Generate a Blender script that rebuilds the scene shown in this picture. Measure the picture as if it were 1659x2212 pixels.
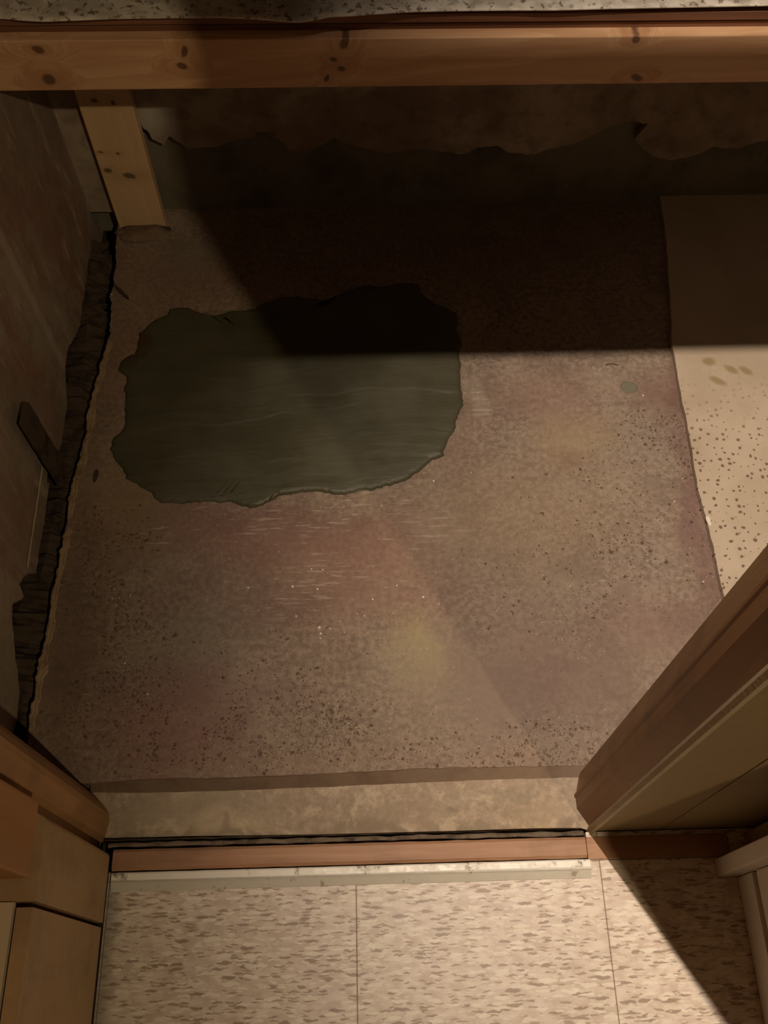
import bpy, bmesh, math, random
from mathutils import Vector, Matrix, noise as mnoise
from mathutils.geometry import tessellate_polygon
random.seed(7)
S = bpy.context.scene
for o in list(bpy.data.objects): bpy.data.objects.remove(o)
C = S.collection

# ------------------------------------------------------------------ camera
FPX, CX, CY, CAMH = 2062.47, 829.5, 1106.0, 1.26116
R_RIGHT = Vector((0.9996915913574954, -0.024811345164653664, 0.0010579793188230313))
R_DOWN = Vector((-0.02148119753528794, -0.8853203285543223, -0.46448517091605507))
R_FWD = Vector((0.012461152497605477, 0.4643191930122934, -0.8855802655202091))
cd = bpy.data.cameras.new('camera'); cam = bpy.data.objects.new('camera', cd); C.objects.link(cam)
cd.sensor_fit = 'HORIZONTAL'; cd.sensor_width = 36.0; cd.lens = FPX * 36.0 / 1659.0
cd.clip_start = 0.01; cd.clip_end = 50
mw = Matrix((( R_RIGHT.x, -R_DOWN.x, -R_FWD.x, 0), (R_RIGHT.y, -R_DOWN.y, -R_FWD.y, 0),
             (R_RIGHT.z, -R_DOWN.z, -R_FWD.z, CAMH), (0, 0, 0, 1)))
cam.matrix_world = mw
S.camera = cam

# ------------------------------------------------------------------ light and exposure
S.view_settings.view_transform = 'Standard'; S.view_settings.look = 'None'
S.view_settings.gamma = 1.0; S.view_settings.use_curve_mapping = False
S.view_settings.exposure = 0.0
W = bpy.data.worlds.new('world'); S.world = W; W.use_nodes = True
bg = W.node_tree.nodes['Background']; bg.inputs[0].default_value = (1.0, 0.66, 0.42, 1); bg.inputs[1].default_value = 0.004

def spot(name, loc, target, power, angle, blend, col, radius):
    l = bpy.data.lights.new(name, 'SPOT'); l.energy = power; l.spot_size = math.radians(angle)
    l.spot_blend = blend; l.color = col; l.shadow_soft_size = radius
    o = bpy.data.objects.new(name, l); C.objects.link(o); o.location = loc
    o.rotation_euler = (Vector(target) - Vector(loc)).to_track_quat('-Z', 'Y').to_euler()
    return o
def point(name, loc, power, col, radius):
    l = bpy.data.lights.new(name, 'POINT'); l.energy = power; l.color = col; l.shadow_soft_size = radius
    o = bpy.data.objects.new(name, l); C.objects.link(o); o.location = loc
    return o
# bare bulb near the closet ceiling, just inside the doorway
spot('closet_bulb', (0.142, 0.40, 2.20), (0.84, 0.50, 0.0), 190.0, 64, 1.0, (1.0, 0.82, 0.655), 0.006)
# weaker ceiling lamp behind the viewer
point('hall_lamp', (0.80, -0.79, 2.25), 50.0, (1.0, 0.76, 0.47), 0.02)

# ------------------------------------------------------------------ pixel -> place helpers (surveyed from the photograph)
CAM = Vector((0, 0, CAMH))
def ray(px, py): return R_RIGHT * ((px - CX) / FPX) + R_DOWN * ((py - CY) / FPX) + R_FWD
def atz(px, py, z=0.0):
    d = ray(px, py); return CAM + d * ((z - CAMH) / d.z)
def aty(px, py, y):
    d = ray(px, py); return CAM + d * (y / d.y)
def atx(px, py, x):
    d = ray(px, py); return CAM + d * (x / d.x)

# ------------------------------------------------------------------ object helpers
def obj(name, bm, mat=None, parent=None, smooth=False, origin=None):
    bmesh.ops.recalc_face_normals(bm, faces=bm.faces)
    xs = [v.co for v in bm.verts]
    if origin is None:
        lo = Vector((min(c.x for c in xs), min(c.y for c in xs), min(c.z for c in xs)))
        hi = Vector((max(c.x for c in xs), max(c.y for c in xs), max(c.z for c in xs)))
        origin = Vector(((lo.x + hi.x) / 2, (lo.y + hi.y) / 2, lo.z))
    if parent is not None: origin = parent.location.copy()
    for v in bm.verts: v.co -= origin
    me = bpy.data.meshes.new(name); bm.to_mesh(me); bm.free()
    o = bpy.data.objects.new(name, me); C.objects.link(o)
    if parent is not None: o.parent = parent
    else: o.location = origin
    if mat: me.materials.append(mat)
    if smooth:
        for p in me.polygons: p.use_smooth = True
    return o
def tag(o, label=None, cat=None, group=None, kind=None):
    if label: o['label'] = label
    if cat: o['category'] = cat
    if group: o['group'] = group
    if kind: o['kind'] = kind
    return o
def empty(name, loc, label, cat, group=None):
    o = bpy.data.objects.new(name, None); C.objects.link(o); o.location = loc; o.empty_display_size = .05
    return tag(o, label, cat, group)
def box(bm, lo, hi, bevel=0.0, seg=2):
    t = bmesh.new()
    bmesh.ops.create_cube(t, size=1)
    for v in t.verts:
        v.co = Vector([(lo[i] + hi[i]) / 2 + v.co[i] * (hi[i] - lo[i]) for i in range(3)])
    if bevel: bmesh.ops.bevel(t, geom=list(t.edges), offset=bevel, segments=seg, affect='EDGES', profile=.6)
    me = bpy.data.meshes.new('t'); t.to_mesh(me); t.free(); bm.from_mesh(me); bpy.data.meshes.remove(me)
    return bm
def prism(bm, pts, ext, tri=True):
    """pts: closed outline of Vectors, ext: Vector extrusion."""
    a = [bm.verts.new(p) for p in pts]; b = [bm.verts.new(p + ext) for p in pts]
    tris = tessellate_polygon([pts])
    for t in tris:
        try:
            bm.faces.new([a[i] for i in t]); bm.faces.new([b[i] for i in reversed(t)])
        except ValueError: pass
    n = len(pts)
    for i in range(n):
        try: bm.faces.new([a[i], a[(i + 1) % n], b[(i + 1) % n], b[i]])
        except ValueError: pass
    return bm
def fract(pts, step, amp, seed=0, axes=(0, 1), closed=False):
    """densify a polyline and roughen it"""
    out = []
    n = len(pts)
    for i in range(n if closed else n - 1):
        p, q = pts[i], pts[(i + 1) % n]
        k = max(1, int((q - p).length / step))
        for j in range(k):
            c = p.lerp(q, j / k)
            if not (j == 0 and i == 0 and not closed):
                s = c * (1 / (step * 3.0))
                v = mnoise.noise_vector(s + Vector((seed, seed * 2.3, 0))) + .6 * mnoise.noise_vector(s * 3 + Vector((seed, 7, 0)))
                for ax in axes: c[ax] += v[ax] * amp
            out.append(c)
    if not closed: out.append(pts[-1].copy())
    return out

# ------------------------------------------------------------------ node helper
class M:
    def __init__(s, name):
        s.m = bpy.data.materials.new(name); s.m.use_nodes = True
        s.t = s.m.node_tree; s.N = s.t.nodes; s.L = s.t.links
        s.b = s.N['Principled BSDF']; s.pos = s.N.new('ShaderNodeNewGeometry').outputs['Position']
    def lk(s, a, b):
        if hasattr(a, 'links'): s.L.new(a, b)
        else: b.default_value = a
    def map(s, v=None, loc=(0, 0, 0), rot=(0, 0, 0), sc=(1, 1, 1), typ='POINT'):
        n = s.N.new('ShaderNodeMapping'); n.vector_type = typ; s.lk(v or s.pos, n.inputs[0])
        n.inputs['Location'].default_value = loc; n.inputs['Rotation'].default_value = rot; n.inputs['Scale'].default_value = sc
        return n.outputs[0]
    def noise(s, scale, detail=4, rough=.55, v=None, dist=0.0, col=False):
        n = s.N.new('ShaderNodeTexNoise'); s.lk(v or s.pos, n.inputs['Vector'])
        n.inputs['Scale'].default_value = scale; n.inputs['Detail'].default_value = detail
        n.inputs['Roughness'].default_value = rough; n.inputs['Distortion'].default_value = dist
        return n.outputs['Color' if col else 'Fac']
    def vor(s, scale, v=None, feat='F1', rnd=1.0, out='Distance', dim='2D'):
        n = s.N.new('ShaderNodeTexVoronoi'); n.voronoi_dimensions = dim; n.feature = feat; s.lk(v or s.pos, n.inputs['Vector'])
        n.inputs['Scale'].default_value = scale; n.inputs['Randomness'].default_value = rnd
        return n if out is None else n.outputs[out]
    def rng(s, f, a, b, c=0.0, d=1.0, smooth=True):
        n = s.N.new('ShaderNodeMapRange'); n.interpolation_type = 'SMOOTHSTEP' if smooth else 'LINEAR'
        s.lk(f, n.inputs[0])
        for i, x in enumerate((a, b, c, d)): s.lk(x, n.inputs[i + 1])
        return n.outputs[0]
    def math(s, op, a, b=0.0):
        n = s.N.new('ShaderNodeMath'); n.operation = op; s.lk(a, n.inputs[0]); s.lk(b, n.inputs[1]); return n.outputs[0]
    def vmath(s, op, a, b=(0, 0, 0), k=None):
        n = s.N.new('ShaderNodeVectorMath'); n.operation = op; s.lk(a, n.inputs[0])
        if k is not None: n.inputs['Scale'].default_value = k
        else: s.lk(b, n.inputs[1])
        return n.outputs['Value' if op in ('LENGTH', 'DOT_PRODUCT') else 'Vector']
    def mix(s, f, a, b, typ='MIX'):
        n = s.N.new('ShaderNodeMix'); n.data_type = 'RGBA'; n.blend_type = typ
        s.lk(f, n.inputs[0]); s.lk(a + (1,) if isinstance(a, tuple) else a, n.inputs[6]); s.lk(b + (1,) if isinstance(b, tuple) else b, n.inputs[7])
        return n.outputs[2]
    def sep(s, v):
        n = s.N.new('ShaderNodeSeparateXYZ'); s.lk(v, n.inputs[0]); return n.outputs
    def warp(s, amt, scale, v=None):
        n = s.noise(scale, 3, .5, v, col=True)
        d = s.vmath('SUBTRACT', n, (.5, .5, .5)); d = s.vmath('SCALE', d, k=amt * 2)
        return s.vmath('ADD', v or s.pos, d)
    def blob(s, v, c, r, ang=0.0, soft=.6, plane='xy'):
        """soft ellipse mask round a place c, radii r"""
        if plane == 'xy': loc = (c[0], c[1], 0); rot = (0, 0, ang); sc = (r[0], r[1], 1e6)
        elif plane == 'xz': loc = (c[0], 0, c[1]); rot = (0, ang, 0); sc = (r[0], 1e6, r[1])
        else: loc = (0, c[0], c[1]); rot = (ang, 0, 0); sc = (1e6, r[0], r[1])
        m = s.map(v, loc, rot, sc, 'TEXTURE')
        return s.rng(s.vmath('LENGTH', m), 1 + soft, max(0, 1 - soft), 0, 1)
    def bump(s, h, strength=.5, dist=.002, prev=None):
        n = s.N.new('ShaderNodeBump'); n.inputs['Strength'].default_value = strength; n.inputs['Distance'].default_value = dist
        s.lk(h, n.inputs['Height'])
        if prev is not None: s.lk(prev, n.inputs['Normal'])
        return n.outputs[0]
    def done(s, col, rough=.8, normal=None, spec=.3, metal=0.0):
        s.lk(col + (1,) if isinstance(col, tuple) else col, s.b.inputs['Base Color']); s.lk(rough, s.b.inputs['Roughness'])
        s.b.inputs['Specular IOR Level'].default_value = spec; s.b.inputs['Metallic'].default_value = metal
        if normal is not None: s.lk(normal, s.b.inputs['Normal'])
        return s.m

# ------------------------------------------------------------------ materials
def speckclusters(m, wp, spots, dens=.5):
    """mould speck clusters: mask = speckle threshold driven by soft blobs"""
    tot = None
    for px, py, rx, ry, k in spots:
        c = atz(px, py); b = m.math('MULTIPLY', m.blob(wp, (c.x, c.y), (rx, ry), 0, .9), k)
        tot = b if tot is None else m.math('MAXIMUM', tot, b)
    msk = None
    for sc, off, rmin, rmax, dk in ((150, 0, .14, .44, .5), (300, 3.3, .14, .46, .5), (95, 7.7, .10, .36, .22)):
        v = m.vor(sc, m.map(m.warp(.0045, 170), (off, off * 1.3, 0)), out=None); r = m.sep(v.outputs['Color'])
        rad = m.rng(r[0], 0, 1, rmin, rmax, False)
        d = m.rng(v.outputs['Distance'], rad, m.math('MULTIPLY', rad, .5))
        pres = m.math('LESS_THAN', r[1], m.math('MULTIPLY', m.math('POWER', tot, 1.5), m.math('MULTIPLY', m.rng(m.noise(28, 4, .7), .40, .60, .3, 1.9), dk * 1.5)))
        q = m.math('MULTIPLY', d, pres); msk = q if msk is None else m.math('MAXIMUM', msk, q)
    return msk, tot

def concrete(name, sill=False):
    m = M(name)
    big = m.noise(3.2, 5, .6); mid = m.noise(14, 6, .65); fine = m.noise(120, 4, .7); vf = m.noise(520, 2, .6)
    wpp = m.warp(.03, 14)
    c = m.mix(m.rng(big, .35, .65), (.245, .185, .145), (.330, .262, .200))
    c = m.mix(m.rng(mid, .38, .68), c, (.37, .30, .225), 'MIX')
    c = m.mix(.42, c, m.mix(m.rng(fine, .36, .64), (.12, .09, .07), (.50, .41, .32)))
    c = m.mix(m.math('MULTIPLY', m.rng(m.noise(9, 7, .72, wpp), .5, .62), .45), c, (.40, .325, .245))
    c = m.mix(m.math('MULTIPLY', m.rng(m.noise(11, 7, .72, m.map(wpp, (5, 2, 0))), .5, .62), .45), c, (.20, .145, .115))
    c = m.mix(m.math('MULTIPLY', m.rng(m.noise(60, 8, .85), .56, .70), .4), c, (.52, .44, .34))
    c = m.mix(m.math('MULTIPLY', m.rng(m.noise(55, 8, .85, m.map(None, (3, 9, 0))), .56, .70), .4), c, (.17, .125, .10))
    wp = m.warp(.05, 9); wp2 = m.warp(.02, 30, wp)
    stains_and_shade = [  # px, py, rx, ry, colour, strength
        (520, 1150, .20, .045, (.25, .125, .105), .75), (320, 1110, .07, .05, (.30, .20, .12), .5),
        (640, 1250, .12, .07, (.32, .18, .14), .5), (820, 1230, .10, .09, (.36, .20, .15), .55),
        (480, 1300, .10, .05, (.17, .12, .105), .5), (400, 1400, .07, .05, (.22, .21, .155), .65),
        (430, 1490, .12, .05, (.26, .155, .145), .7), (350, 1590, .10, .05, (.31, .16, .14), .7),
        (150, 1350, .05, .11, (.16, .105, .085), .6), (310, 1180, .06, .05, (.24, .20, .14), .5),
        (900, 1400, .03, .05, (.48, .42, .21), .75), (960, 1470, .08, .06, (.44, .37, .26), .6),
        (1080, 1480, .10, .07, (.23, .17, .15), .75), (1160, 1420, .09, .08, (.27, .19, .15), .5),
        (1130, 1250, .10, .06, (.23, .18, .14), .45), (1120, 1100, .16, .09, (.36, .27, .165), .6),
        (1250, 940, .06, .04, (.44, .34, .19), .65), (1230, 985, .025, .02, (.25, .15, .10), .6),
        (1380, 960, .07, .05, (.29, .24, .19), .5), (1180, 860, .09, .05, (.34, .215, .16), .6),
        (1505, 1100, .028, .20, (.20, .11, .10), .85), (1462, 830, .012, .08, (.10, .055, .05), .7), (1430, 830, .045, .05, (.24, .14, .11), .7),  # the two narrow ellipses paint contact shade along the raised board
        (960, 900, .05, .1, (.27, .18, .13), .5), (1330, 1440, .10, .10, (.28, .205, .165), .5),
        (1440, 1350, .06, .05, (.26, .16, .13), .6), (1180, 1640, .07, .03, (.38, .27, .20), .5),
        (700, 1640, .2, .03, (.36, .25, .185), .4), (360, 600, .10, .06, (.27, .17, .125), .7),
        (420, 540, .07, .04, (.24, .23, .17), .7), (270, 760, .03, .08, (.30, .17, .11), .6),
        (270, 1060, .05, .08, (.37, .27, .16), .6), (850, 560, .25, .05, (.19, .12, .09), .5),
        (1180, 480, .3, .12, (.20, .15, .11), .6), (1010, 850, .012, .035, (.45, .40, .31), .5)]
    if not sill:
        for px, py, rx, ry, col, k in stains_and_shade:
            p = atz(px, py)
            c = m.mix(m.math('MULTIPLY', m.blob(wp2, (p.x, p.y), (rx, ry), 0, .8), k * .72), c, col)
        # scrapes of pale laitance
        sc = m.map(None, (0, 0, 0), (0, 0, .06), (16, 150, 1)); sn = m.noise(1.6, 4, .6, sc)
        tot = None
        for px, py, rx, ry in [(620, 1140, .10, .025), (440, 1100, .07, .02), (340, 1160, .05, .02), (800, 1090, .08, .03), (700, 1260, .12, .05), (1010, 860, .02, .06), (930, 1160, .06, .05), (590, 1290, .02, .03)]:
            p = atz(px, py); b = m.blob(wp, (p.x, p.y), (rx, ry), 0, .8); tot = b if tot is None else m.math('MAXIMUM', tot, b)
        c = m.mix(m.math('MULTIPLY', m.rng(m.math('ADD', sn, m.math('MULTIPLY', tot, .13)), .67, .75), .55), c, (.56, .50, .40))
        spk, area = speckclusters(m, wp, [(280, 1400, .045, .05, 1.0), (200, 1540, .05, .05, .75), (300, 1480, .05, .05, .7), (330, 1600, .05, .025, .7),
            (620, 1560, .10, .05, .85), (480, 1600, .07, .02, .8), (680, 1590, .07, .02, .85), (770, 1630, .06, .02, .6), (1200, 1620, .055, .032, .95),
            (1120, 1630, .05, .02, .7), (1000, 1620, .10, .03, .5), (230, 1170, .06, .04, .65), (1330, 1150, .12, .10, .30), (1250, 1250, .13, .08, .30),
            (1400, 930, .07, .04, .55), (1470, 990, .03, .06, .55), (190, 1290, .05, .05, .45), (1300, 1080, .1, .06, .28), (560, 1450, .1, .06, .25)])
        c = m.mix(m.math('MULTIPLY', spk, .78), c, (.085, .048, .028))
        # pale halo round the mould
        c = m.mix(m.math('MULTIPLY', m.rng(area, .45, .95), .22), c, (.42, .36, .28))
        # crumbs of light grit
        v = m.vor(110, out=None); r = m.sep(v.outputs['Color'])
        g = m.math('MULTIPLY', m.math('LESS_THAN', v.outputs['Distance'], m.math('MULTIPLY', r[0], .10)), m.math('GREATER_THAN', r[1], .88)); c = m.mix(m.math('MULTIPLY', g, .7), c, (.75, .65, .48))
        # darker brown towards the left edge
        L = m.sep(wp2)[0]
        c = m.mix(m.math('MULTIPLY', m.rng(L, -.395, -.43), .35), c, (.17, .115, .075))
    else:
        for px, py, rx, ry, col, k in [(310, 1770, .04, .02, (.20, .165, .115), .8), (440, 1790, .07, .012, (.55, .45, .29), .7),
                (370, 1740, .05, .03, (.40, .33, .24), .6), (500, 1740, .06, .02, (.27, .235, .17), .5), (1160, 1770, .03, .02, (.36, .25, .16), .6),
                (1230, 1790, .05, .009, (.16, .11, .10), .8), (700, 1800, .4, .006, (.13, .105, .075), .8), (330, 1800, .06, .006, (.16, .14, .1), .8), (980, 1745, .01, .006, (.13, .1, .08), .8)]:
            p = atz(px, py, -.015)
            c = m.mix(m.math('MULTIPLY', m.blob(wp2, (p.x, p.y), (rx, ry), 0, .8), k), c, col)
        c = m.mix(.30, c, (.58, .45, .31))
        c = m.mix(m.math('MULTIPLY', m.rng(m.noise(18, 6, .7, wp), .52, .66), .55), c, (.27, .225, .155))
        c = m.mix(m.math('MULTIPLY', m.rng(m.noise(22, 6, .7, m.map(wp, (7, 3, 0))), .54, .66), .5), c, (.66, .54, .39))
    c = m.mix(1.0, c, (.84, .81, .80), 'MULTIPLY') if not sill else c
    h = m.math('ADD', m.math('MULTIPLY', fine, .5), m.math('ADD', m.math('MULTIPLY', mid, .6), m.math('MULTIPLY', vf, .2)))
    return m.done(c, m.rng(fine, .3, .7, .72, .92), m.bump(h, .35, .002), .25)

def wood(name, base, dark, axis='x', scale=1.0, knots=(), plane='xz', rough=.55, grain=.55, stainy=0.0):
    m = M(name)
    st = {'x': (1.6, 22, 22), 'y': (22, 1.6, 22), 'z': (22, 22, 1.6)}[axis]
    pos = m.warp(.012, 5)
    kmask = None
    for c, r in knots:
        b = m.blob(m.warp(.003, 60), c, r, .3, .35, plane)
        halo = m.blob(pos, c, (r[0] * 3.5, r[1] * 2.4), 0, 1.0, plane)
        kmask = (b, halo) if kmask is None else (m.math('MAXIMUM', kmask[0], b), m.math('MAXIMUM', kmask[1], halo))
    v = m.map(pos, (0, 0, 0), (0, 0, 0), tuple(a * scale for a in st))
    if kmask is not None:
        add = m.N.new('ShaderNodeCombineXYZ'); 
        hh = m.math('MULTIPLY', kmask[1], .9)
        for i in range(3): m.lk(hh, add.inputs[i])
        v = m.vmath('ADD', v, add.outputs[0])
    n1 = m.noise(1.3, 5, .6, v, .4)
    rings = m.math('FRACT', m.math('MULTIPLY', m.noise(.55, 2, .5, v, .2), 9.0))
    rr = m.rng(rings, .0, .75, 0, 1)
    c = m.mix(m.math('MULTIPLY', m.rng(n1, .35, .68), grain), base, dark)
    c = m.mix(m.math('MULTIPLY', rr, grain * .45), c, dark)
    fib = m.noise(1, 3, .6, m.map(None, (0, 0, 0), (0, 0, 0), tuple({1.6: 14, 22: 420}[a] for a in st)))
    c = m.mix(m.math('MULTIPLY', m.rng(fib, .45, .75), .22), c, dark)
    if stainy: c = m.mix(m.math('MULTIPLY', m.rng(m.noise(9, 5, .6), .48, .68), stainy), c, (.09, .06, .035))
    if kmask is not None:
        c = m.mix(m.math('MULTIPLY', kmask[1], .35), c, tuple(a * .8 for a in dark))
        c = m.mix(m.math('MULTIPLY', kmask[0], .92), c, tuple(a * .28 for a in dark))
    return m.done(c, rough, m.bump(m.math('ADD', n1, fib), .2, .001), .3)

def painted(name, col, dirt, k=.5, rough=.6, speck=0.0, scale=8):
    m = M(name)
    a = m.noise(scale, 6, .62); f = m.noise(150, 3, .6)
    c = m.mix(m.math('MULTIPLY', m.rng(a, .42, .7), k), col, dirt)
    c = m.mix(.18, c, m.mix(f, tuple(x * .5 for x in col), tuple(min(1, x * 1.5) for x in col)))
    if speck:
        c = m.mix(m.math('MULTIPLY', m.rng(m.math('ADD', m.noise(190, 2, .5), m.math('MULTIPLY', a, .12)), .70, .74), speck), c, (.12, .075, .04))
    return m.done(c, rough, m.bump(f, .2, .001), .3)

MC = concrete('stained_concrete'); MS = concrete('sill_concrete', True)

def mat_wall():
    m = M('mouldy_drywall'); wp = m.warp(.05, 6)
    st = m.map(wp, (0, 0, 0), (0, 0, 0), (9, 9, 3)); a = m.noise(1.0, 6, .65, st); b = m.noise(22, 5, .65); f = m.noise(160, 3, .6)
    c = m.mix(m.rng(a, .38, .62), (.27, .145, .10), (.36, .30, .225))
    c = m.mix(m.math('MULTIPLY', m.rng(m.noise(5, 4, .6, m.map(None, (4, 1, 2))), .45, .62), .55), c, (.22, .205, .15))
    c = m.mix(m.math('MULTIPLY', m.rng(b, .45, .7), .45), c, (.13, .075, .05))
    c = m.mix(m.math('MULTIPLY', m.rng(m.noise(1, 4, .6, m.map(None, (0, 0, 0), (.35, 0, 0), (30, 45, 12))), .56, .70), .55), c, (.56, .47, .36))
    c = m.mix(.25, c, m.mix(f, (.10, .06, .04), (.5, .40, .3)))
    s = m.sep(m.warp(.006, 18)); 
    c = m.mix(m.math('MULTIPLY', m.rng(m.math('ABSOLUTE', m.math('SUBTRACT', s[1], .925)), .016, .004), .5), c, (.52, .44, .35))
    return m.done(c, .8, m.bump(m.math('ADD', b, m.math('MULTIPLY', f, .4)), .4, .003), .25)
def mat_back():
    m = M('mouldy_back_drywall'); wp = m.warp(.06, 5)
    a = m.noise(6, 6, .6, wp); b = m.noise(30, 5, .65)
    c = m.mix(m.rng(a, .38, .62), (.25, .18, .13), (.40, .33, .25))
    c = m.mix(m.math('MULTIPLY', m.rng(b, .45, .7), .5), c, (.13, .085, .055))
    p = aty(325, 262, 1.25); c = m.mix(m.math('MULTIPLY', m.blob(m.warp(.03, 25), (p.x, p.z), (.035, .035), 0, .8, 'xz'), .8), c, (.50, .47, .40))  # pale blob paints the hall lamp's light on grey drywall by the stud
    return m.done(c, .85, m.bump(b, .4, .003), .2)
def mat_tile():
    m = M('speckled_vinyl_tile')
    wp = m.warp(.0028, 110)
    big = m.noise(7, 4, .6); mid = m.noise(45, 4, .6, m.map(None, sc=(1, 2.2, 1)))
    c = m.mix(m.rng(mid, .35, .65), (.60, .495, .41), (.76, .67, .575))
    c = m.mix(m.math('MULTIPLY', m.rng(big, .4, .7), .25), c, (.42, .33, .25))
    for sc, thr, col, k, off in [((38, 190, 1), .27, (.27, .19, .135), .75, 0), ((56, 300, 1), .30, (.33, .24, .17), .75, 3.7), ((40, 170, 1), .30, (.84, .78, .66), .7, 8.1), ((80, 300, 1), .30, (.82, .75, .63), .6, 5.3)]:
        v = m.vor(1.0, m.map(wp, (off, off * 1.7, 0), (0, 0, 0), sc), out=None)
        r = m.sep(v.outputs['Color'])
        msk = m.math('MULTIPLY', m.rng(v.outputs['Distance'], m.math('MULTIPLY', m.math('ADD', r[0], .35), thr * 1.25), m.math('MULTIPLY', m.math('ADD', r[0], .35), thr)), m.math('GREATER_THAN', r[1], .60))
        c = m.mix(m.math('MULTIPLY', msk, k), c, col)
    s = m.sep(m.pos)
    seam = None
    for x in (-.3345, -.0297, .2751):
        q = m.rng(m.math('ABSOLUTE', m.math('SUBTRACT', s[0], x)), .0011, .0004); seam = q if seam is None else m.math('MAXIMUM', seam, q)
    seam = m.math('MAXIMUM', seam, m.rng(m.math('ABSOLUTE', m.math('SUBTRACT', s[1], .163)), .0012, .0004))
    c = m.mix(m.math('MULTIPLY', seam, .8), c, (.16, .09, .045))
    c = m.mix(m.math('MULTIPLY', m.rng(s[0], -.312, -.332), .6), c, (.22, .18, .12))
    dirt = m.math('MULTIPLY', m.rng(m.noise(60, 4, .7, m.warp(.01, 15)), .64, .74), .5); c = m.mix(dirt, c, (.30, .24, .17))
    n = m.bump(m.math('SUBTRACT', m.math('MULTIPLY', m.noise(200, 3, .6), .2), seam), .25, .001)
    return m.done(c, .42, n, .4)
def mat_patch():
    m = M('wet_cement')
    st = m.map(m.warp(.03, 4), (0, 0, 0), (0, 0, .08), (3, 26, 1)); a = m.noise(1.8, 5, .6, st); b = m.noise(9, 4, .55); f = m.noise(200, 3, .6)
    c = m.mix(m.rng(b, .35, .7), (.074, .068, .040), (.098, .091, .056))
    c = m.mix(m.math('MULTIPLY', m.rng(a, .5, .75), .3), c, (.115, .115, .08))
    for px, py, rx, ry in [(285, 775, .022, .016), (305, 735, .014, .025)]:
        p = atz(px, py); c = m.mix(m.math('MULTIPLY', m.blob(m.warp(.02, 40), (p.x, p.y), (rx, ry), .6, .5), .75), c, (.07, .04, .022))
    h = m.math('ADD', m.math('MULTIPLY', a, .8), m.math('MULTIPLY', f, .08))
    h = m.math('ADD', h, m.math('MULTIPLY', m.rng(m.noise(1.2, 3, .5, m.map(m.warp(.04, 5), (3, 1, 0), (0, 0, .1), (1.6, 12, 1))), .5, .56), .35))
    return m.done(c, m.rng(b, .3, .7, .38, .55), m.bump(h, .5, .004), .35)
def mat_sheet():
    m = M('mouldy_board_paint'); wp = m.warp(.02, 20)
    a = m.noise(7, 5, .6); f = m.noise(150, 3, .6)
    c = m.mix(m.rng(a, .35, .7), (.43, .345, .25), (.52, .43, .325))
    c = m.mix(m.math('MULTIPLY', m.rng(m.noise(20, 4, .6), .5, .75), .35), c, (.42, .34, .24))
    p0 = atz(1560, 760); s = m.sep(wp)
    fade = m.rng(s[1], p0.y - .02, p0.y - .20)
    v = m.vor(88, m.warp(.003, 120), out=None); r = m.sep(v.outputs['Color'])
    dots = m.rng(v.outputs['Distance'], m.math('ADD', m.math('MULTIPLY', r[0], .22), .09), m.math('ADD', m.math('MULTIPLY', r[0], .16), .02))
    dots = m.math('MULTIPLY', dots, m.math('GREATER_THAN', m.math('ADD', r[1], m.math('MULTIPLY', a, .5)), .52))
    c = m.mix(m.math('MULTIPLY', m.math('MULTIPLY', dots, fade), .85), c, (.12, .07, .035))
    for px, py, rx, ry, an in [(1580, 797, .012, .006, -.7), (1612, 800, .012, .006, -.7), (1551, 822, .014, .006, -.6), (1532, 780, .01, .008, 0)]:
        p = atz(px, py, .012); c = m.mix(m.math('MULTIPLY', m.blob(m.warp(.002, 90), (p.x, p.y), (rx, ry), an, .45), .8), c, (.27, .20, .09))
    return m.done(c, .7, m.bump(f, .2, .001), .3)
def mat_shelfvinyl():
    m = M('speckled_vinyl_sheet')
    wp = m.warp(.004, 60); v = m.vor(75, wp, out=None); r = m.sep(v.outputs['Color'])
    c = m.mix(m.rng(m.noise(30, 3, .6), .4, .6), (.50, .45, .37), (.68, .63, .54))
    d = m.rng(m.noise(95, 3, .6, wp), .56, .63)
    c = m.mix(m.math('MULTIPLY', d, .85), c, (.13, .095, .065))
    d2 = m.rng(m.noise(60, 3, .6, m.map(wp, (4, 4, 0))), .57, .66); c = m.mix(m.math('MULTIPLY', d2, .6), c, (.30, .27, .22))
    return m.done(c, .5, m.bump(m.noise(120, 3, .6), .2, .001), .35)
def mat_metal():
    m = M('worn_aluminium'); st = m.map(None, sc=(6, 120, 1)); a = m.noise(2, 4, .6, st); g = m.noise(60, 5, .7)
    c = m.mix(m.math('MULTIPLY', m.rng(g, .56, .66), .85), (.86, .83, .75), (.22, .17, .11))
    s = m.sep(m.warp(.001, 60)); c = m.mix(m.math('MULTIPLY', m.rng(s[1], .1535, .1515), .55), c, (.33, .29, .21))
    return m.done(c, m.rng(g, .4, .6, .35, .6), m.bump(a, .15, .0006), .5, .05)
MWALL, MBACK, MTILE, MPATCH, MSHEET, MVIN, MMET = mat_wall(), mat_back(), mat_tile(), mat_patch(), mat_sheet(), mat_shelfvinyl(), mat_metal()
MDARK = painted('dark_damp_soil', (.045, .032, .022), (.015, .011, .008), .7, .95)
MFOUND = painted('damp_masonry', (.20, .18, .13), (.07, .06, .04), .8, .9)
MROT = painted('rotten_wood', (.075, .052, .034), (.018, .012, .009), .95, .95, scale=42)
kn = []
for px, py, rx, rz in [(106, 172, .0085, .0085), (82, 107, .008, .005), (393, 143, .0075, .005), (398, 112, .004, .009), (745, 90, .005, .011), (737, 148, .005, .004), (720, 128, .005, .003), (706, 170, .003, .006), (1376, 167, .0085, .0045), (1374, 84, .006, .005)]:
    p = aty(px, py, 1.085); kn.append(((p.x, p.z), (rx, rz)))
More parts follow.
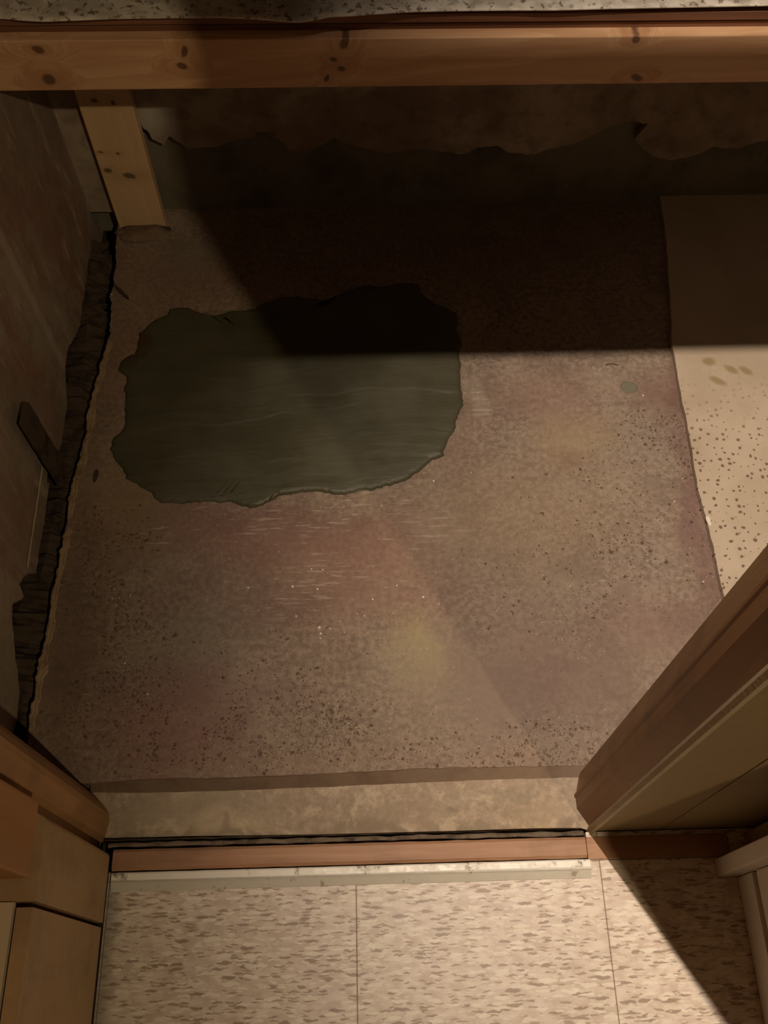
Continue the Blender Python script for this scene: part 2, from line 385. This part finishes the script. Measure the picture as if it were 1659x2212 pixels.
MPINE = wood('pine_beam', (.70, .46, .27), (.48, .25, .12), 'x', 1.0, kn, 'xz', .5, .8)
kn = []
for px, py, rx, rz in [(203, 217, .005, .004), (244, 221, .003, .005), (234, 369, .006, .005), (255, 331, .003, .003), (280, 380, .010, .006), (217, 328, .005, .002)]:
    p = aty(px, py, 1.241); kn.append(((p.x, p.z), (rx, rz)))
MSTUD = wood('pine_stud', (.70, .50, .29), (.54, .34, .17), 'z', 1.0, kn, 'xz', .6, .4)
MRED = wood('redwood_board', (.26, .12, .065), (.11, .05, .028), 'x', 1.0, rough=.6, grain=.7)
MSILLW = wood('stained_sill_wood', (.50, .285, .17), (.26, .13, .07), 'x', 1.0, rough=.5, grain=.5, stainy=.25)
MJAMB = wood('varnished_jamb', (.42, .235, .10), (.24, .12, .05), 'z', 1.0, rough=.5, grain=.5, stainy=.35)
MPANEL = painted('tan_wall_panel', (.40, .265, .135), (.25, .155, .08), .7, .5, scale=14)
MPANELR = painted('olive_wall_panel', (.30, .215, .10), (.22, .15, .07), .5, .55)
MORANGE = wood('orange_casing_wood', (.40, .20, .075), (.28, .13, .045), 'z', .8, rough=.55, grain=.3)
MWHITE = painted('white_trim_paint', (.78, .71, .60), (.6, .52, .4), .5, .5)
MCREAM = painted('cream_edge', (.50, .40, .26), (.28, .21, .12), .6, .8)
MDAB = painted('drying_cement', (.185, .17, .12), (.14, .13, .09), .6, .7)
MSTEP = painted('shaded_step_edge', (.235, .165, .115), (.14, .095, .065), .6, .9, scale=25)  # darker brown puts the shade along the step face into its colour
MGAP = painted('gap_and_wire_black', (.020, .014, .010), (.05, .035, .025), .5, .95)  # near-black paints shade into gaps, toe space and wall cavity; also the wire
MLIP = painted('dried_mortar', (.36, .26, .155), (.15, .095, .05), .95, .9, scale=30)
MCRUMB = painted('pale_crumb', (.80, .74, .60), (.6, .5, .35), .5, .8)
MLAYER = painted('old_floor_layers', (.22, .165, .115), (.03, .022, .015), .9, .85, scale=40)
MMUD = painted('brown_mud', (.20, .145, .095), (.10, .065, .04), .9, .9, scale=40)
MSHELF = wood('shelf_plank', (.12, .07, .04), (.07, .04, .02), 'x')
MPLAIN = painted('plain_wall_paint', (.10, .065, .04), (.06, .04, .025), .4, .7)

# ------------------------------------------------------------------ setting: ground and closet slab
XL, XR, YB = -.485, .95, 1.262
tag(obj('floor', box(bmesh.new(), (-1.0, -1.2, -.16), (1.1, 2.2, -.06)), MDARK), 'dark bare ground below the floor slabs', None, None, 'structure')
L_edge = [(250, 530), (250, 590), (238, 640), (238, 700), (232, 740), (215, 800), (195, 870), (188, 930), (165, 1020), (150, 1080), (140, 1160), (125, 1230), (112, 1300), (100, 1370), (85, 1450), (70, 1520), (62, 1580), (60, 1660)]
lp = [atz(a, b) for a, b in L_edge]
lp_r = fract(lp, .006, .004, 3, (0,))
fe = [(200, 1692), (300, 1683), (500, 1679), (700, 1672), (900, 1660), (1100, 1656), (1262, 1654)]
fr = [atz(a, b) for a, b in fe]
ys = fr[0].y
out = [Vector((-.44, YB + .02, 0))] + lp_r + [Vector((lp[-1].x, ys + .002, 0))] + fract(fr, .01, .0012, 5, (1,)) + [Vector((.27, fr[-1].y, 0)), Vector((XR, fr[-1].y, 0)), Vector((XR, 1.45, 0)), Vector((-.44, 1.45, 0))]
bm = bmesh.new(); prism(bm, [p + Vector((0, 0, -.05)) for p in out], Vector((0, 0, .05)))
tag(obj('floor_slab', bm, MC), 'stained pinkish brown concrete closet floor slab with mould specks', 'floor', None, 'structure')
bpy.data.objects['floor_slab'].name = 'floor'

# sloping front of the slab and the lower concrete sill: one lofted piece
bm = bmesh.new(); cols = []
be = [(200, 1712), (300, 1713), (500, 1708), (700, 1700), (900, 1691), (1066, 1684), (1262, 1679)]
n = 60
def interp(tab, x):
    for (x0, y0), (x1, y1) in zip(tab, tab[1:]):
        if x <= x1: return y0 + (y1 - y0) * (x - x0) / (x1 - x0)
    return tab[-1][1]
for i in range(n + 1):
    px = 195 + (1272 - 195) * i / n; u = i / n
    d = -.026 * (1 - u) ** .8 - .006
    wob = mnoise.noise(Vector((px * .03, 0, 0))) * 1.5
    rows = [atz(px, interp(fe, px) + wob - 2, -.0005), atz(px, interp(be, px) + wob, d), atz(px, interp(be, px) + 45, d + .004),
            atz(px, 1797 - (px - 215) * .012 * 0, d + .002), None]
    yb_ = 1803 - max(0, (px - 700)) * .012 if px < 1272 else 1800
    yb_ = interp([(195, 1822), (215, 1818), (400, 1812), (700, 1808), (1000, 1800), (1150, 1795), (1260, 1794), (1272, 1800)], px)
    rows[3] = atz(px, yb_ - 6, d + .002); rows[4] = atz(px, yb_ + mnoise.noise(Vector((px * .05, 3, 0))) * 3, d - .03)
    cols.append([bm.verts.new(r) for r in rows])
for a, b in zip(cols, cols[1:]):
    for k in range(4):
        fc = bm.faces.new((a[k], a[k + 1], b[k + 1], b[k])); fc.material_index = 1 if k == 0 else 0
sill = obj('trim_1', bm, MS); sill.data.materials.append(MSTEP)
tag(sill, 'tan concrete sill below the slab edge in the doorway', None, None, 'structure')

# ------------------------------------------------------------------ hall floor
bm = bmesh.new(); box(bm, (-.345, -.9, -.012), (.60, .163, 0)); box(bm, (.262, .1632, -.012), (.60, .1965, 0))
o = obj('floor_tiles', bm, MTILE); o.name = 'floor'
tag(o, 'cream speckled vinyl tile hall floor with thin dark seams', None, None, 'structure')

# ------------------------------------------------------------------ closet walls
lo = [(262, 500), (246, 520), (236, 560), (222, 600), (214, 640), (190, 640), (182, 680), (165, 720), (150, 745), (140, 790), (143, 850), (150, 905), (146, 940), (132, 975), (118, 960), (108, 985), (100, 1040), (106, 1045), (98, 1110), (88, 1170), (78, 1240), (60, 1235), (42, 1262), (52, 1290), (38, 1300), (26, 1310), (28, 1350), (32, 1400), (37, 1450), (42, 1500), (36, 1560), (22, 1600), (10, 1640), (0, 1700)]
pts = [atx(a, b, XL) for a, b in lo]
pts = fract(pts, .005, .0035, 9, (1, 2))
y0, y1 = pts[-1].y, pts[0].y
pts = [Vector((XL, 1.262, 0.0))] + pts + [Vector((XL, y0, 2.3)), Vector((XL, 1.262, 2.3))]
bm = bmesh.new(); prism(bm, pts, Vector((-.012, 0, 0)))
w = obj('wall_left', bm, MWALL); tag(w, None, None, None, 'structure')
tag(obj('wall_left_backing', box(bmesh.new(), (-.62, .10, -.06), (-.60, 1.5, 2.3)), MGAP), None, None, None, 'structure').name = 'wall_left'
# back: masonry and torn drywall in front of it
bm = bmesh.new(); box(bm, (-.62, YB + .02, -.05), (XR, YB + .10, .478))
tag(obj('wall_back', bm, MFOUND), None, None, None, 'structure')
torn = [(300, 262), (330, 300), (352, 312), (370, 296), (385, 308), (410, 322), (440, 320), (480, 311), (520, 301), (545, 294), (560, 284), (580, 287), (600, 302), (625, 326), (660, 329), (700, 312), (718, 298), (740, 310), (830, 332), (900, 322), (1000, 332), (1030, 320), (1070, 314), (1100, 328), (1140, 334), (1190, 322), (1240, 312), (1300, 282), (1350, 262), (1400, 268), (1372, 300), (1385, 322), (1420, 342), (1470, 345), (1515, 330), (1540, 318), (1565, 322), (1600, 318), (1640, 306), (1700, 300)]
tp = fract([aty(a, b, YB) for a, b in torn], .006, .004, 21, (0, 2))
tp = [Vector((-.62, YB, .02)), Vector((-.44, YB, .015)), Vector((-.425, YB, .05)), Vector((-.41, YB, tp[0].z))] + tp + [Vector((XR, YB, tp[-1].z)), Vector((XR, YB, .478)), Vector((-.62, YB, .478))]
bm = bmesh.new(); prism(bm, tp, Vector((0, .012, 0)))
tag(obj('wall_back_drywall', bm, MBACK), None, None, None, 'structure').name = 'wall_back'
tag(obj('wall_right', box(bmesh.new(), (XR, .262, -.05), (XR + .02, 2.2, 2.3)), MPLAIN), None, None, None, 'structure')
tag(obj('wall_back_upper', box(bmesh.new(), (-.62, 2.10, .40), (XR, 2.12, 2.3)), MPLAIN), None, None, None, 'structure').name = 'wall_back'
tag(obj('trim_2', box(bmesh.new(), (-.60, .585, 1.45), (XR, .6885, 1.468)), MSHELF), 'unseen closet shelf plank shaped to shade the back floor', None, None, 'structure')  # plank out of view, edges set to cut the closet lamp's light

# ------------------------------------------------------------------ door frame and hall walls
def vprism(name, pts, z0, z1, mat, **k):
    bm = bmesh.new(); prism(bm, [Vector((x, y, z0)) for x, y in pts], Vector((0, 0, z1 - z0)))
    return obj(name, bm, mat, **k)
# right jamb: profile from the closet side round to the hall side
tag(vprism('trim_3', [(.265, .272), (.262, .264), (.2570, .2475), (.2535, .2440), (.2535, .2410), (.2550, .2390), (.2550, .2265), (.2690, .2030), (.30, .2030), (.30, .272)], -.04, 2.1, MJAMB), 'varnished wooden right door jamb', None, None, 'structure')
tag(vprism('trim_4', [(.2665, .2035), (.2645, .199), (.2665, .1945), (.2715, .1945), (.2715, .2035)], -.01, 2.1, MCREAM), 'thin cream trim strip along the right door jamb', None, None, 'structure')
# hall wall right of the door, two sheets with a groove between
bm = bmesh.new(); box(bm, (.2745, .197, .004), (.356, .206, 2.3)); box(bm, (.3585, .197, .004), (.56, .206, 2.3)); box(bm, (.27, .205, -.05), (XR, .262, 2.3))
tag(obj('wall_hall_back', bm, MPANELR), 'olive tan wall panel right of the doorway', None, None, 'structure')
# low white cabinet along the right side of the hall, its corner post next to the wall
HC = .70
t = empty('white_cabinet', (.52, 0, 0), 'white painted cabinet with a dark groove at the right edge of the tile floor', 'cabinet')
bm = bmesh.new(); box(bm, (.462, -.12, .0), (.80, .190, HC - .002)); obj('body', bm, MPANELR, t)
bm = bmesh.new(); box(bm, (.4435, -.12, 0), (.4615, .1385, .052), .003); obj('kick_board', bm, MWHITE, t)
bm = bmesh.new(); box(bm, (.4435, -.12, .066), (.4615, .1385, HC), .003); obj('side_board', bm, MWHITE, t)
bm = bmesh.new(); box(bm, (.4195, .139, .0), (.4615, .160, HC), .002); obj('corner_post', bm, MWHITE, t)
# left jamb
tag(vprism('trim_6', [(-.372, .262), (-.360, .250), (-.3515, .238), (-.3505, .230), (-.3545, .210), (-.362, .205), (-.365, .1945), (-.46, .1945), (-.46, .262)], -.04, 2.1, MJAMB), 'worn wooden left door jamb', None, None, 'structure')
tag(obj('wall_hall_left', box(bmesh.new(), (-.60, .197, -.05), (-.458, .262, 2.3)), MPLAIN), None, None, None, 'structure')
# orange casing above the low panel box
bm = bmesh.new(); box(bm, (-.60, .1225, .285), (-.337, .1945, 2.1), .003)
tag(obj('trim_7', bm, MORANGE), 'orange brown door casing on the left above the tan panel', None, None, 'structure')
bm = bmesh.new(); box(bm, (-.62, -.9, -.03), (-.60, .20, 2.3))
tag(obj('wall_hall_side', bm, MORANGE), None, None, None, 'structure')
# low tan panelled box
t = empty('cabinet_base', (-.45, -.1, .0), 'low tan panelled cabinet base left of the vinyl tile floor', 'cabinet')
pr = [(-.3575, .1945), (-.334, .1815), (-.3325, .178), (-.3325, .1035), (-.345, .1035), (-.58, .1035), (-.58, .1945)]
vprism('end_panel', pr, .022, .272, MPANEL, parent=t)
bm = bmesh.new(); box(bm, (-.350, -.60, .022), (-.3335, .0985, .272), .001); obj('side_panel', bm, MPANEL, t)
bm = bmesh.new(); box(bm, (-.58, -.60, .268), (-.352, .1030, .2745)); obj('top_panel', bm, MCREAM, t)
bm = bmesh.new(); box(bm, (-.50, -.60, 0.0005), (-.337, .17, .0225)); obj('toe_kick', bm, MGAP, t)  # black block painted as the shade of the toe space

# ------------------------------------------------------------------ threshold
def strip(name, prof, x0, x1, mat, label, cat, amp=0.0, seed=0, n=70, skew=(0, 0), parent=None):
    """long profiled strip along x; prof = [(y, z)...] closed"""
    bm = bmesh.new(); prev = None
    for i in range(n + 1):
        x = x0 + (x1 - x0) * i / n; dy = skew[0] + (skew[1] - skew[0]) * i / n
        ring = []
        for j, (y, z) in enumerate(prof):
            a = mnoise.noise(Vector((x * 45, j * 3.1 + seed, 1))) * amp
            b = mnoise.noise(Vector((x * 60, j * 5.1 + seed, 9))) * amp * .6
            ring.append(bm.verts.new((x, y + dy + a, z + b)))
        if prev:
            for j in range(len(prof)): bm.faces.new((prev[j], prev[(j + 1) % len(prof)], ring[(j + 1) % len(prof)], ring[j]))
        else: bm.faces.new(ring)
        prev = ring
    bm.faces.new(list(reversed(prev)))
    o = obj(name, bm, mat, parent)
    if label: tag(o, label, cat)
    return o
strip('threshold_board', [(.1905, -.014), (.1900, -.001), (.1865, .0015), (.168, .0015), (.1645, -.001), (.1640, -.014)], -.334, .2605, MSILLW, 'reddish brown wooden threshold board behind the metal strip', 'threshold', .0006, 2, skew=(0, .001))
tag(obj('threshold_stub', box(bmesh.new(), (.2612, .1640, -.013), (.44, .1905, .0015), .001), MSILLW), 'shaded end of the wooden threshold running under the right wall', 'threshold').name = 'threshold_board'
strip('metal_strip', [(.1636, .0005), (.1632, .0038), (.1615, .0046), (.1545, .0040), (.1520, .0052), (.1500, .0040), (.1415, .0008), (.1412, .0002)], -.3325, .2625, MMET, 'worn silver metal edge strip at the front of the tile floor', 'edge strip', .0004, 5, skew=(-.0015, .0005))
strip('flooring_layer', [(.2005, -.030), (.2003, -.014), (.1975, -.0115), (.1945, -.013), (.1943, -.03)], -.345, .262, MLAYER, 'broken dark edge of old flooring layers in the doorway gap', 'flooring', .0016, 8, n=160)
strip('flooring_layer', [(.2065, -.036), (.2062, -.022), (.2035, -.020), (.2025, -.036)], -.352, .262, MROT, 'black rotten strip in the gap beside the concrete sill', 'flooring', .0016, 12, n=160)
bm = bmesh.new(); box(bm, (-.36, .1, -.06), (.27, .262, -.042)); tag(obj('trim_8', bm, MGAP), 'bottom of the doorway gap with its shade coloured black', None, None, 'structure')

# ------------------------------------------------------------------ raised board on the right of the closet floor
ed = [(1412, 362), (1420, 400), (1430, 450), (1440, 520), (1446, 620), (1451, 700), (1453, 752), (1462, 800), (1474, 865), (1484, 920), (1492, 958), (1500, 1010), (1507, 1050), (1516, 1085), (1524, 1115), (1533, 1145), (1545, 1200), (1557, 1255), (1568, 1300), (1585, 1380)]
far = [(1412, 362), (1450, 352), (1490, 352), (1530, 362), (1590, 372), (1700, 380)]
ZS = .011
a = fract([atz(x, y, ZS) for x, y in ed], .006, .0014, 31, (0,))
f = fract([atz(x, y, ZS) for x, y in far], .01, .003, 41, (1,))
poly = a + [Vector((XR, a[-1].y, ZS)), Vector((XR, f[-1].y, ZS))] + list(reversed(f[1:]))
bm = bmesh.new(); prism(bm, [p - Vector((0, 0, ZS - .0008)) for p in poly], Vector((0, 0, ZS - .0008)))
tag(obj('floor_board', bm, MSHEET), 'pale mould speckled board lying on the concrete along the right side', 'board')

# ------------------------------------------------------------------ wet cement patch
pt = [(300, 722), (325, 700), (362, 680), (368, 668), (405, 664), (420, 680), (436, 678), (450, 686), (480, 678), (510, 672), (550, 668), (575, 655), (600, 645), (640, 640), (690, 650), (725, 648), (760, 640), (775, 622), (800, 616), (830, 622), (868, 612), (905, 614), (915, 640), (935, 655), (965, 665), (990, 680), (985, 710), (997, 740), (990, 770), (993, 800), (996, 850), (1000, 875), (988, 905), (985, 925), (965, 955), (957, 985), (930, 1000), (905, 1020), (870, 1040), (840, 1050), (800, 1058), (760, 1065), (745, 1072), (715, 1068), (690, 1062), (640, 1067), (600, 1076), (565, 1092), (545, 1097), (520, 1092), (500, 1083), (470, 1085), (420, 1087), (380, 1090), (345, 1085), (325, 1065), (300, 1050), (275, 1035), (262, 1010), (250, 995), (238, 970), (245, 948), (270, 925), (272, 880), (268, 840), (276, 815), (256, 802), (262, 780), (290, 765), (298, 745)]
base = fract(fract([atz(x, y) for x, y in pt], .006, .0030, 55, (0, 1), True), .0022, .0018, 12, (0, 1), True)
cen = sum(base, Vector()) / len(base)
bm = bmesh.new(); rings = []
SG = 1 if sum(base[i - 1].x * base[i].y - base[i].x * base[i - 1].y for i in range(len(base))) > 0 else -1
NB = len(base); ang = [math.atan2(p.y - cen.y, p.x - cen.x) for p in base]
rad = [(p - cen).length for p in base]
for k in range(200): rad = [(rad[i - 1] + rad[i] + rad[(i + 1) % NB]) / 3 for i in range(NB)]
for k, (s_, z, w_) in enumerate([(1.0, .0003, 0), (.994, .0026, 0), (.984, .0042, .02), (.965, .0050, .10), (.93, .0050, .35), (.86, .0050, .8), (.72, .0054, 1), (.55, .0056, 1), (.35, .0057, 1), (.15, .0058, 1)]):
    r = []
    for j, p in enumerate(base):
        q = cen + (p - cen) * s_
        e = cen + Vector((math.cos(ang[0] + j / NB * math.tau * SG), math.sin(ang[0] + j / NB * math.tau * SG), 0)) * rad[j] * s_
        q = cen + (q - cen).lerp(e - cen, w_)
        q = Vector((q.x, q.y, z + (mnoise.noise(Vector((q.x * 10, q.y * 45, 0))) * .0009 if k > 1 else 0)))
        r.append(bm.verts.new(q))
    rings.append(r)
nn = len(base)
for r0, r1 in zip(rings, rings[1:]):
    for j in range(nn): bm.faces.new((r0[j], r0[(j + 1) % nn], r1[(j + 1) % nn], r1[j]))
cv = bm.verts.new(cen + Vector((0, 0, .0058)))
for j in range(nn): bm.faces.new((rings[-1][j], rings[-1][(j + 1) % nn], cv))
tag(obj('cement_patch', bm, MPATCH, smooth=True), 'large ragged patch of wet dark green grey cement troweled on the floor', 'cement patch')
bm = bmesh.new(); c = atz(1358, 837); r = []
pp = []
for j in range(40):
    an = j / 40 * math.tau; q = 1 + .10 * mnoise.noise(Vector((math.cos(an) * 1.5, math.sin(an) * 1.5, 4)))
    pp.append(Vector((c.x + .0135 * q * math.cos(an), c.y + .0115 * q * math.sin(an), .0003)))
top = [bm.verts.new(c + (p - c) * .85 + Vector((0, 0, .0014))) for p in pp]; bot = [bm.verts.new(p) for p in pp]
for j in range(40): bm.faces.new((bot[j], bot[(j + 1) % 40], top[(j + 1) % 40], top[j]))
bm.faces.new(top)
tag(obj('cement_blob', bm, MDAB, smooth=False), 'small round grey cement dab on the floor near the speckled board', 'cement dab')

# ------------------------------------------------------------------ beam, stud, ledge
YBM = 1.085
def edge_z(tab, y): return [aty(px, py, y) for px, py in tab]
def longboard(bot, top, y, depth, bev):
    """long board along x whose front face runs between two surveyed edges"""
    (b0, b1), (t0, t1) = edge_z(bot, y), edge_z(top, y)
    def zat(a, b, x): return a.z + (b.z - a.z) * (x - a.x) / (b.x - a.x)
    bm = box(bmesh.new(), (-.62, y, 0), (XR, y + depth, 1), 0)
    for v in bm.verts: v.co.z = zat(t0, t1, v.co.x) if v.co.z > .5 else zat(b0, b1, v.co.x)
    bmesh.ops.bevel(bm, geom=list(bm.edges), offset=bev, segments=3, affect='EDGES', profile=.6)
    return bm
bm = longboard([(0, 198), (1659, 178)], [(0, 89), (1659, 75.5)], YBM, .038, .0025)
tag(obj('wooden_beam', bm, MPINE), 'long knotty pine beam running across the back of the closet', 'beam')
bm = bmesh.new(); box(bm, (-.436, 1.241, -.01), (-.354, YB - .001, .478), .002)
for v in bm.verts: v.co.x += (v.co.z) * 0.0
tag(obj('wooden_stud', bm, MSTUD), 'short upright pine stud under the left end of the beam', 'stud')
ztl = edge_z([(0, 69)], YBM + .016)[0].z
bm = longboard([(0, 76), (1659, 62)], [(0, 58), (1659, 44)], YBM + .017, 1.0, .0012)
tag(obj('ledge_board', bm, MRED), 'dark reddish board lying on the pine beam, lower of two', 'board')
bm = longboard([(0, 57), (1659, 43)], [(0, 38), (1659, 24)], YBM + .014, 1.0, .0012)
tag(obj('ledge_board', bm, MRED), 'dark reddish board under the speckled vinyl sheet, upper of two', 'board')
ve = [(-60, 36), (0, 37), (40, 41), (90, 44), (150, 42), (220, 39), (300, 37), (400, 36), (480, 35), (560, 39), (610, 44), (645, 46), (680, 41), (710, 34), (760, 32), (830, 27), (900, 23), (1000, 21), (1100, 20), (1200, 20), (1300, 17), (1450, 14), (1659, 10), (1800, 8)]
zv = aty(829, 31, YBM + .014).z + .007
fp = [atz(x, y, zv) for x, y in ve]
bm = bmesh.new(); cols = []
dense = []
for p, q in zip(fp, fp[1:]):
    for j in range(6):
        u = j / 6; dense.append(p.lerp(q, u))
dense.append(fp[-1])
for k in range(3): dense = [dense[0]] + [(dense[i - 1] + dense[i] * 2 + dense[i + 1]) / 4 for i in range(1, len(dense) - 1)] + [dense[-1]]
for p in dense:
    x = min(max(p.x, -.60), XR)
    lip = max(0, 1.205 - p.y)
    rows = [Vector((x, p.y, zv - .0022)), Vector((x, p.y - .0006, zv - .001)), Vector((x, p.y, zv)), Vector((x, p.y + .01, zv - .0002)), Vector((x, 1.13, zv)), Vector((x, 2.10, zv))]
    cols.append([bm.verts.new(r) for r in rows])
for a_, b_ in zip(cols, cols[1:]):
    for k in range(5): bm.faces.new((a_[k], a_[k + 1], b_[k + 1], b_[k]))
tag(obj('vinyl_sheet', bm, MVIN, smooth=True), 'grey white speckled vinyl sheet with a wavy edge on the top ledge', 'vinyl sheet')

# ------------------------------------------------------------------ rotten edge along the left wall
bm = bmesh.new(); prev = None
for i in range(150):
    y = .30 + i / 149 * .92; cx = -.482 - .010 * math.sin(i * .05)
    ring = []
    for k in range(9):
        a_ = k / 9 * math.tau
        rr = 1 + .6 * mnoise.noise(Vector((y * 25, k * .9, 0))) + .6 * mnoise.noise(Vector((y * 90, k * 2, 3)))
        ring.append(bm.verts.new((cx + .036 * math.cos(a_) * rr, y, -.036 + .022 * math.sin(a_) * rr)))
    if prev:
        for k in range(9): bm.faces.new((prev[k], prev[(k + 1) % 9], ring[(k + 1) % 9], ring[k]))
    prev = ring
tag(obj('rotten_sill_plate', bm, MROT), 'rotten black sill plate crumbling in the gap along the left wall', 'wood')
# mortar lip along the slab edge
bm = bmesh.new(); prev = None
lipc = fract([p + Vector((.004, 0, 0)) for p in lp[4:-1]], .004, .0035, 77, (0,))
for i, p in enumerate(lipc):
    h = .0018 + .0022 * mnoise.noise(Vector((p.y * 30, 0, 0))); wd = .0045 + .004 * mnoise.noise(Vector((p.y * 22, 5, 0)))
    ring = [bm.verts.new(p + Vector((wd * cx, 0, h * cz + .0003))) for cx, cz in ((-1, -3), (-1.0, .5), (-.4, 1), (.1, .6), (.6, 1.0), (1, 0))]
    if prev:
        for k in range(5): bm.faces.new((prev[k], prev[k + 1], ring[k + 1], ring[k]))
    prev = ring
tag(obj('mortar_lip', bm, MLIP), 'crusty yellow brown mortar lip along the left floor edge', 'mortar')
# mud at the stud foot
bm = bmesh.new(); bmesh.ops.create_uvsphere(bm, u_segments=24, v_segments=12, radius=1)
for v in bm.verts:
    nz = mnoise.noise(v.co * 2.3) * .35; v.co = Vector((-.395 + v.co.x * .047 * (1 + nz), 1.224 + v.co.y * .020 * (1 + nz), -.0005 + max(0, v.co.z) * .009 * (1 + nz)))
tag(obj('mud_lump', bm, MMUD, smooth=True), 'lump of brown mortar at the foot of the pine stud', 'mortar')
# leaning wood scrap
def slab_between(p, q, wdt, th, nrm):
    d = (q - p).normalized(); s_ = d.cross(nrm).normalized() * wdt / 2
    bm = bmesh.new()
    pts_ = fract([p - s_, q - s_, q + s_, p + s_], .006, .0012, 3, (1, 2), True)
    prism(bm, pts_, nrm.normalized() * th); return bm
p, q = atx(45, 893, -.472), atx(133, 1030, -.466)
q.x = -.468
tag(obj('wood_scrap', slab_between(p, q, .036, .008, Vector((1, 0, 0))), MROT), 'short dark wood scrap leaning against the left wall', 'wood scrap')
p, q = atz(103, 1050, .028), atz(66, 1238, .022); 
bm = slab_between(Vector((-.4835, p.y + .02, .049)), Vector((-.4835, q.y, .044)), .003, .0015, Vector((1, 0, 0)))
tag(obj('paper_edge', bm, MCREAM), 'thin cream strip of drywall paper edge low on the left wall', 'drywall strip')
# splinters and shards
def shard(px, py, ln, wd, ang, mat, name, label, cat, z=.0, group=None, h=.0015):
    c = atz(px, py, z); bm = bmesh.new(); pts_ = []
    for j in range(14):
        a_ = j / 14 * math.tau; r_ = 1 + .35 * mnoise.noise(Vector((px * .1 + math.cos(a_), py * .1 + math.sin(a_), 0)))
        x, y = ln / 2 * math.cos(a_) * r_, wd / 2 * math.sin(a_) * r_
        pts_.append(Vector((c.x + x * math.cos(ang) - y * math.sin(ang), c.y + x * math.sin(ang) + y * math.cos(ang), z + .0002)))
    prism(bm, pts_, Vector((0, 0, h)))
    return tag(obj(name, bm, mat), label, cat, group)
shard(207, 1030, .022, .006, 1.45, MROT, 'bark_chip', 'small dark brown chip on the floor left of the cement patch', 'chip', h=.003)
shard(262, 632, .045, .006, -.85, MROT, 'splinter', 'brown wooden splinter beside the left wall below the stud', 'splinter', h=.004)
shard(1517, 1102, .010, .003, .1, MROT, 'splinter', 'tiny splinter sticking out beside the speckled board', 'splinter', h=.002)
shard(1530, 1125, .006, .018, .15, MCRUMB, 'plaster_chip', 'white plaster chip on the edge of the speckled board', 'plaster chip', z=ZS, h=.001)
# curved hair
c0 = [atz(x, y, .0008) for x, y in [(1309, 789), (1313, 787), (1318, 786), (1324, 786), (1330, 787), (1336, 789)]]
bm = bmesh.new(); prev = None
for i, p in enumerate(c0):
    d = (c0[min(i + 1, 5)] - c0[max(i - 1, 0)]).normalized(); sd = d.cross(Vector((0, 0, 1)))
    ring = [bm.verts.new(p + (sd * math.cos(k * math.tau / 6) + Vector((0, 0, 1)) * math.sin(k * math.tau / 6)) * .0006) for k in range(6)]
    if prev:
        for k in range(6): bm.faces.new((prev[k], prev[(k + 1) % 6], ring[(k + 1) % 6], ring[k]))
    prev = ring
tag(obj('bent_wire', bm, MGAP), 'thin curved black wire lying above the round cement dab', 'wire')
# pale crumbs scattered on the slab
cr = [(673, 1230, 4), (697, 1231, 4), (632, 1268, 6), (686, 1273, 5), (536, 1270, 4), (805, 1295, 5), (914, 1290, 5), (640, 1331, 4), (690, 1356, 7), (713, 1358, 4), (693, 1369, 5), (692, 1379, 4), (787, 1331, 4), (772, 1326, 3), (735, 1343, 3), (744, 1366, 3), (241, 636, 4), (1389, 855, 5), (1457, 1083, 4), (1018, 1021, 3), (937, 1040, 6), (824, 1093, 4), (246, 1273, 3), (243, 1293, 3), (258, 1292, 3), (281, 1286, 3), (252, 1308, 3), (270, 1433, 4), (319, 1500, 4), (1519, 1257, 4), (857, 1265, 4), (948, 1305, 3)]
near = {16: 'white crumb at the rotten corner below the pine stud', 17: 'white crumb right of the round cement dab', 18: 'pale crumb near the middle of the speckled board edge', 29: 'pale crumb by the lower end of the speckled board'}
for i, (x, y, s_) in enumerate(cr):
    c = atz(x, y); bm = bmesh.new(); bmesh.ops.create_icosphere(bm, subdivisions=1, radius=s_ * .00035)
    for v in bm.verts: v.co = v.co * (1 + .35 * mnoise.noise(v.co * 900 + Vector((i, 0, 0))))
    for v in bm.verts: v.co.z = max(v.co.z * .7, -s_ * .0001); v.co += c + Vector((0, 0, s_ * .00014))
    tag(obj('crumb', bm, MCRUMB), near.get(i, 'tiny pale crumb of grit on the stained concrete floor'), 'crumb', None if i in near else 'pale crumbs on the concrete floor')
